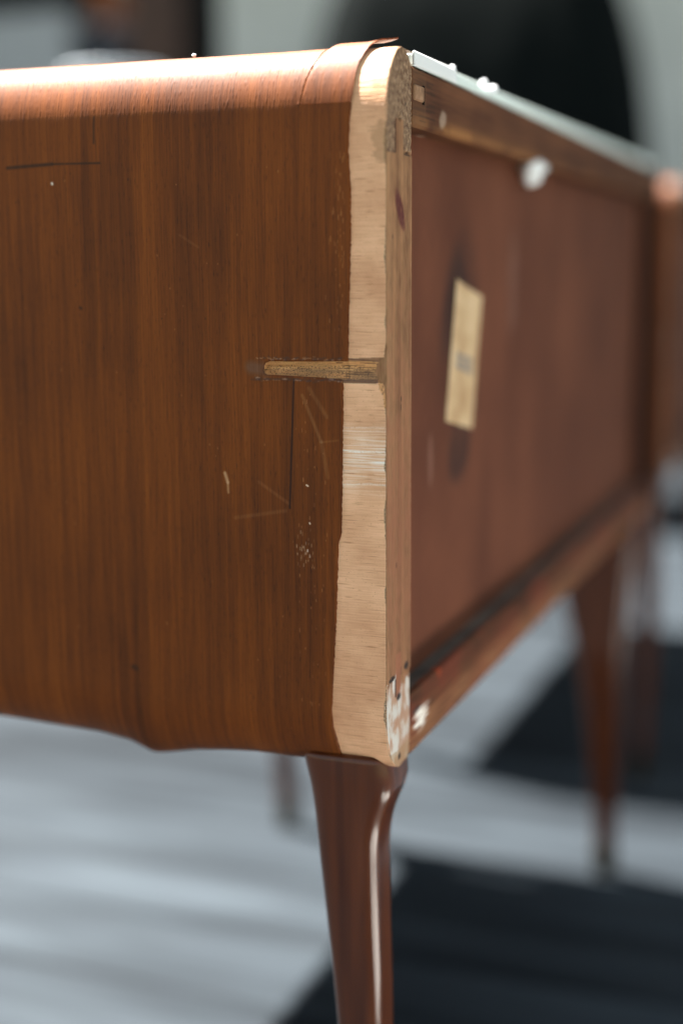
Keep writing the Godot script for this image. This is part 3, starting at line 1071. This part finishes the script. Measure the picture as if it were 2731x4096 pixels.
	for k in 4:
		var r: float = dp[k][1]
		var o := put("water_drop", lump(dp[k][0], Vector3(r, r * 0.8, r), 5 + k, 0.2, 14), drop, self)
		tag(o, dl[k], "drop", "drops on the cabinet top")

	# ---- unseen white cloth, added to bounce sun onto the near leg and the back
	var cp := PackedVector3Array()
	var cu := PackedVector2Array()
	var cf := FastNoiseLite.new()
	cf.seed = 15
	cf.frequency = 0.5
	for j in 31:
		for i in 17:
			var u := i / 16.0
			var v := j / 30.0
			cp.append(Vector3(lerpf(0.42, 0.72, u) + 0.02 * cf.get_noise_2d(v * 9.0, u), 0.006 + 0.012 * absf(cf.get_noise_2d(u * 7.0, v * 9.0)), lerpf(-0.40, 0.42, v) + 0.02 * cf.get_noise_2d(u * 5.0, v + 40.0)))
			cu.append(Vector2(u, v))
	var cloth := put("bounce_cloth", sheet(17, 31, cp, cu, true), plain(Color(0.90, 0.90, 0.89), 0.9, 0.2), self)
	tag(cloth, "unseen white cloth added on the deck to bounce sun onto leg and back", "drop cloth")

	# ---- background
	background()

func background() -> void:
	# pale rendered house wall closing the terrace
	var wall := thing("house_wall", "pale grey rendered wall closing the terrace behind everything", "wall", Vector3(-1.0, 0, -5.2))
	put("render", slab(Vector3(-9, -0.16, -0.3), Vector3(9, 3.4, 0.0), 0.01), mottled(Color(0.69, 0.70, 0.68), Color(0.76, 0.77, 0.75), Vector3(0.7, 0.7, 0.7), 0.9, 120), wall)

	# black cover over something tall and rounded
	var cover := thing("black_cover", "big black rounded fabric cover, blurred, between pale wall and cabinet", "cover", Vector3(-0.825, 0, -3.2))
	var f := FastNoiseLite.new()
	f.seed = 41
	f.frequency = 0.6
	var p := PackedVector3Array()
	var uv := PackedVector2Array()
	var nr := 60
	var nc := 72
	for j in nr + 1:
		var k := float(j) / nr
		var th := k * PI / 2
		for i in nc + 1:
			var a := TAU * i / nc
			var cx := signf(cos(a)) * pow(absf(cos(a)), 0.55)
			var cz := signf(sin(a)) * pow(absf(sin(a)), 0.55)
			var rr := pow(cos(th), 0.55)
			var y := 0.012 + 1.60 * pow(sin(th), 0.75)
			var fold := 1.0 + 0.07 * f.get_noise_3d(cx * 3.0, y * 1.2 + cx * 2.0, cz * 3.0)
			p.append(Vector3(cx * rr * (0.50 - 0.02 * cx) * fold, y, cz * rr * 0.36 * fold))
			uv.append(Vector2(float(i) / nc, k))
	put("fabric", sheet(nc + 1, nr + 1, p, uv), plain(Color(0.05, 0.066, 0.068), 0.85, 0.12), cover)
	put("hem", lathe(Vector3(0, 0.004, 0), [[0.30, 0.0], [0.34, 0.004], [0.34, 0.02]], 40), plain(Color(0.10, 0.11, 0.115), 0.8, 0.3), cover)

	# tall things along the wall at the left
	var cab := thing("storage_cabinet", "pale grey storage cabinet with a black top, far left", "cabinet", Vector3(-2.42, 0, -3.2))
	put("carcass", slab(Vector3(-0.42, 0.05, -0.4), Vector3(0.30, 1.43, 0.0), 0.008), plain(Color(0.58, 0.595, 0.61), 0.6), cab)
	put("plinth", slab(Vector3(-0.40, 0.0, -0.38), Vector3(0.28, 0.049, -0.02), 0.004), plain(Color(0.1, 0.1, 0.1), 0.7), cab)
	put("lid", slab(Vector3(-0.44, 1.432, -0.41), Vector3(0.32, 1.56, 0.015), 0.012), plain(Color(0.04, 0.045, 0.05), 0.7, 0.2), cab)
	put("door_gap", slab(Vector3(-0.068, 0.08, 0.0012), Vector3(-0.062, 1.40, 0.003), 0.0005), plain(Color(0.2, 0.2, 0.2), 0.8), cab)

	var drum := thing("water_drum", "tall dark blue drum beside the pale grey storage cabinet", "drum", Vector3(-2.0, 0, -3.35))
	put("barrel", lathe(Vector3.ZERO, [[0.0, 0.0], [0.145, 0.0], [0.15, 0.02], [0.152, 0.4], [0.158, 0.42], [0.152, 0.44], [0.152, 0.86], [0.158, 0.88], [0.152, 0.90], [0.15, 1.32], [0.14, 1.345], [0.0, 1.35]], 36), plain(Color(0.085, 0.125, 0.165), 0.6, 0.25), drum)
	put("rim", lathe(Vector3.ZERO, [[0.128, 1.351], [0.135, 1.372], [0.145, 1.372], [0.146, 1.351]], 36), plain(Color(0.12, 0.16, 0.21), 0.5), drum)
	var pot := thing("clay_pot", "orange brown clay pot standing on the dark blue drum", "pot", Vector3(-2.045, 1.352, -3.35))
	put("body", lathe(Vector3.ZERO, [[0.0, 0.0], [0.05, 0.0], [0.075, 0.12], [0.082, 0.12], [0.082, 0.15], [0.072, 0.15], [0.060, 0.04], [0.0, 0.04]], 32), plain(Color(0.50, 0.30, 0.19), 0.85), pot)

	var board := thing("wood_board", "upright brown wooden board beside the black post", "board", Vector3(-1.80, 0, -3.2))
	put("face", slab(Vector3(-0.115, 0.0, -0.03), Vector3(0.095, 1.75, 0.0), 0.004), mottled(Color(0.22, 0.155, 0.13), Color(0.28, 0.205, 0.17), Vector3(4, 1, 4), 0.7, 122), board)
	put("batten", slab(Vector3(-0.115, 1.52, 0.0005), Vector3(0.095, 1.58, 0.022), 0.003), plain(Color(0.32, 0.25, 0.2), 0.7), board)
	var post := thing("black_post", "square black post between brown board and pale wall", "post", Vector3(-1.665, 0, -3.2))
	put("shaft", slab(Vector3(-0.042, 0.012, -0.045), Vector3(0.042, 2.3, 0.045), 0.006), plain(Color(0.03, 0.035, 0.038), 0.7, 0.2), post)
	put("base_plate", slab(Vector3(-0.08, 0.0, -0.08), Vector3(0.08, 0.0118, 0.08), 0.003), plain(Color(0.03, 0.035, 0.038), 0.7, 0.2), post)
	put("cap", slab(Vector3(-0.05, 2.3005, -0.053), Vector3(0.05, 2.325, 0.053), 0.006), plain(Color(0.03, 0.035, 0.038), 0.7, 0.2), post)

	var bowl := thing("pale_bucket", "pale bluish bucket on a stool, just showing above the nearer cabinet", "bucket", Vector3(-1.62, 0.92, -2.6))
	put("shell", lathe(Vector3.ZERO, [[0.0, 0.0], [0.085, 0.0], [0.115, 0.20], [0.121, 0.20], [0.121, 0.215], [0.108, 0.215], [0.08, 0.02], [0.0, 0.02]], 36), plain(Color(0.84, 0.88, 0.92), 0.4), bowl)
	var stool := thing("bar_stool", "grey bar stool carrying the pale bucket", "stool", Vector3(-1.62, 0, -2.6))
	put("seat", lathe(Vector3.ZERO, [[0.0, 0.88], [0.15, 0.88], [0.16, 0.89], [0.16, 0.91], [0.15, 0.9195], [0.0, 0.9195]], 32), plain(Color(0.4, 0.4, 0.4), 0.6), stool)
	for sx in [-1, 1]:
		for sz in [-1, 1]:
			put("leg", slab(Vector3(sx * 0.11 - 0.014, 0.0, sz * 0.11 - 0.014), Vector3(sx * 0.11 + 0.014, 0.8795, sz * 0.11 + 0.014), 0.003), plain(Color(0.3, 0.3, 0.3), 0.6), stool)

	var st := SurfaceTool.new()  # white lumps added in place of a blurred highlight under the rail
	st.append_from(lump(Vector3(-0.005, YB + 0.3125, -0.306), Vector3(0.007, 0.0060, 0.0150), 77, 0.3, 20), 0, Transform3D.IDENTITY)
	st.append_from(lump(Vector3(-0.006, YB + 0.3070, -0.310), Vector3(0.006, 0.0058, 0.0100), 78, 0.3, 20), 0, Transform3D.IDENTITY)
	st.append_from(lump(Vector3(-0.005, YB + 0.3140, -0.326), Vector3(0.005, 0.0038, 0.0100), 79, 0.3, 20), 0, Transform3D.IDENTITY)
	var scrap := put("highlight_lump", st.commit(), plain(Color(0.92, 0.93, 0.93), 0.8, 0.3), self)
	tag(scrap, "small white lump added as a blurred highlight under the top rail of the nearer cabinet", "highlight lump")
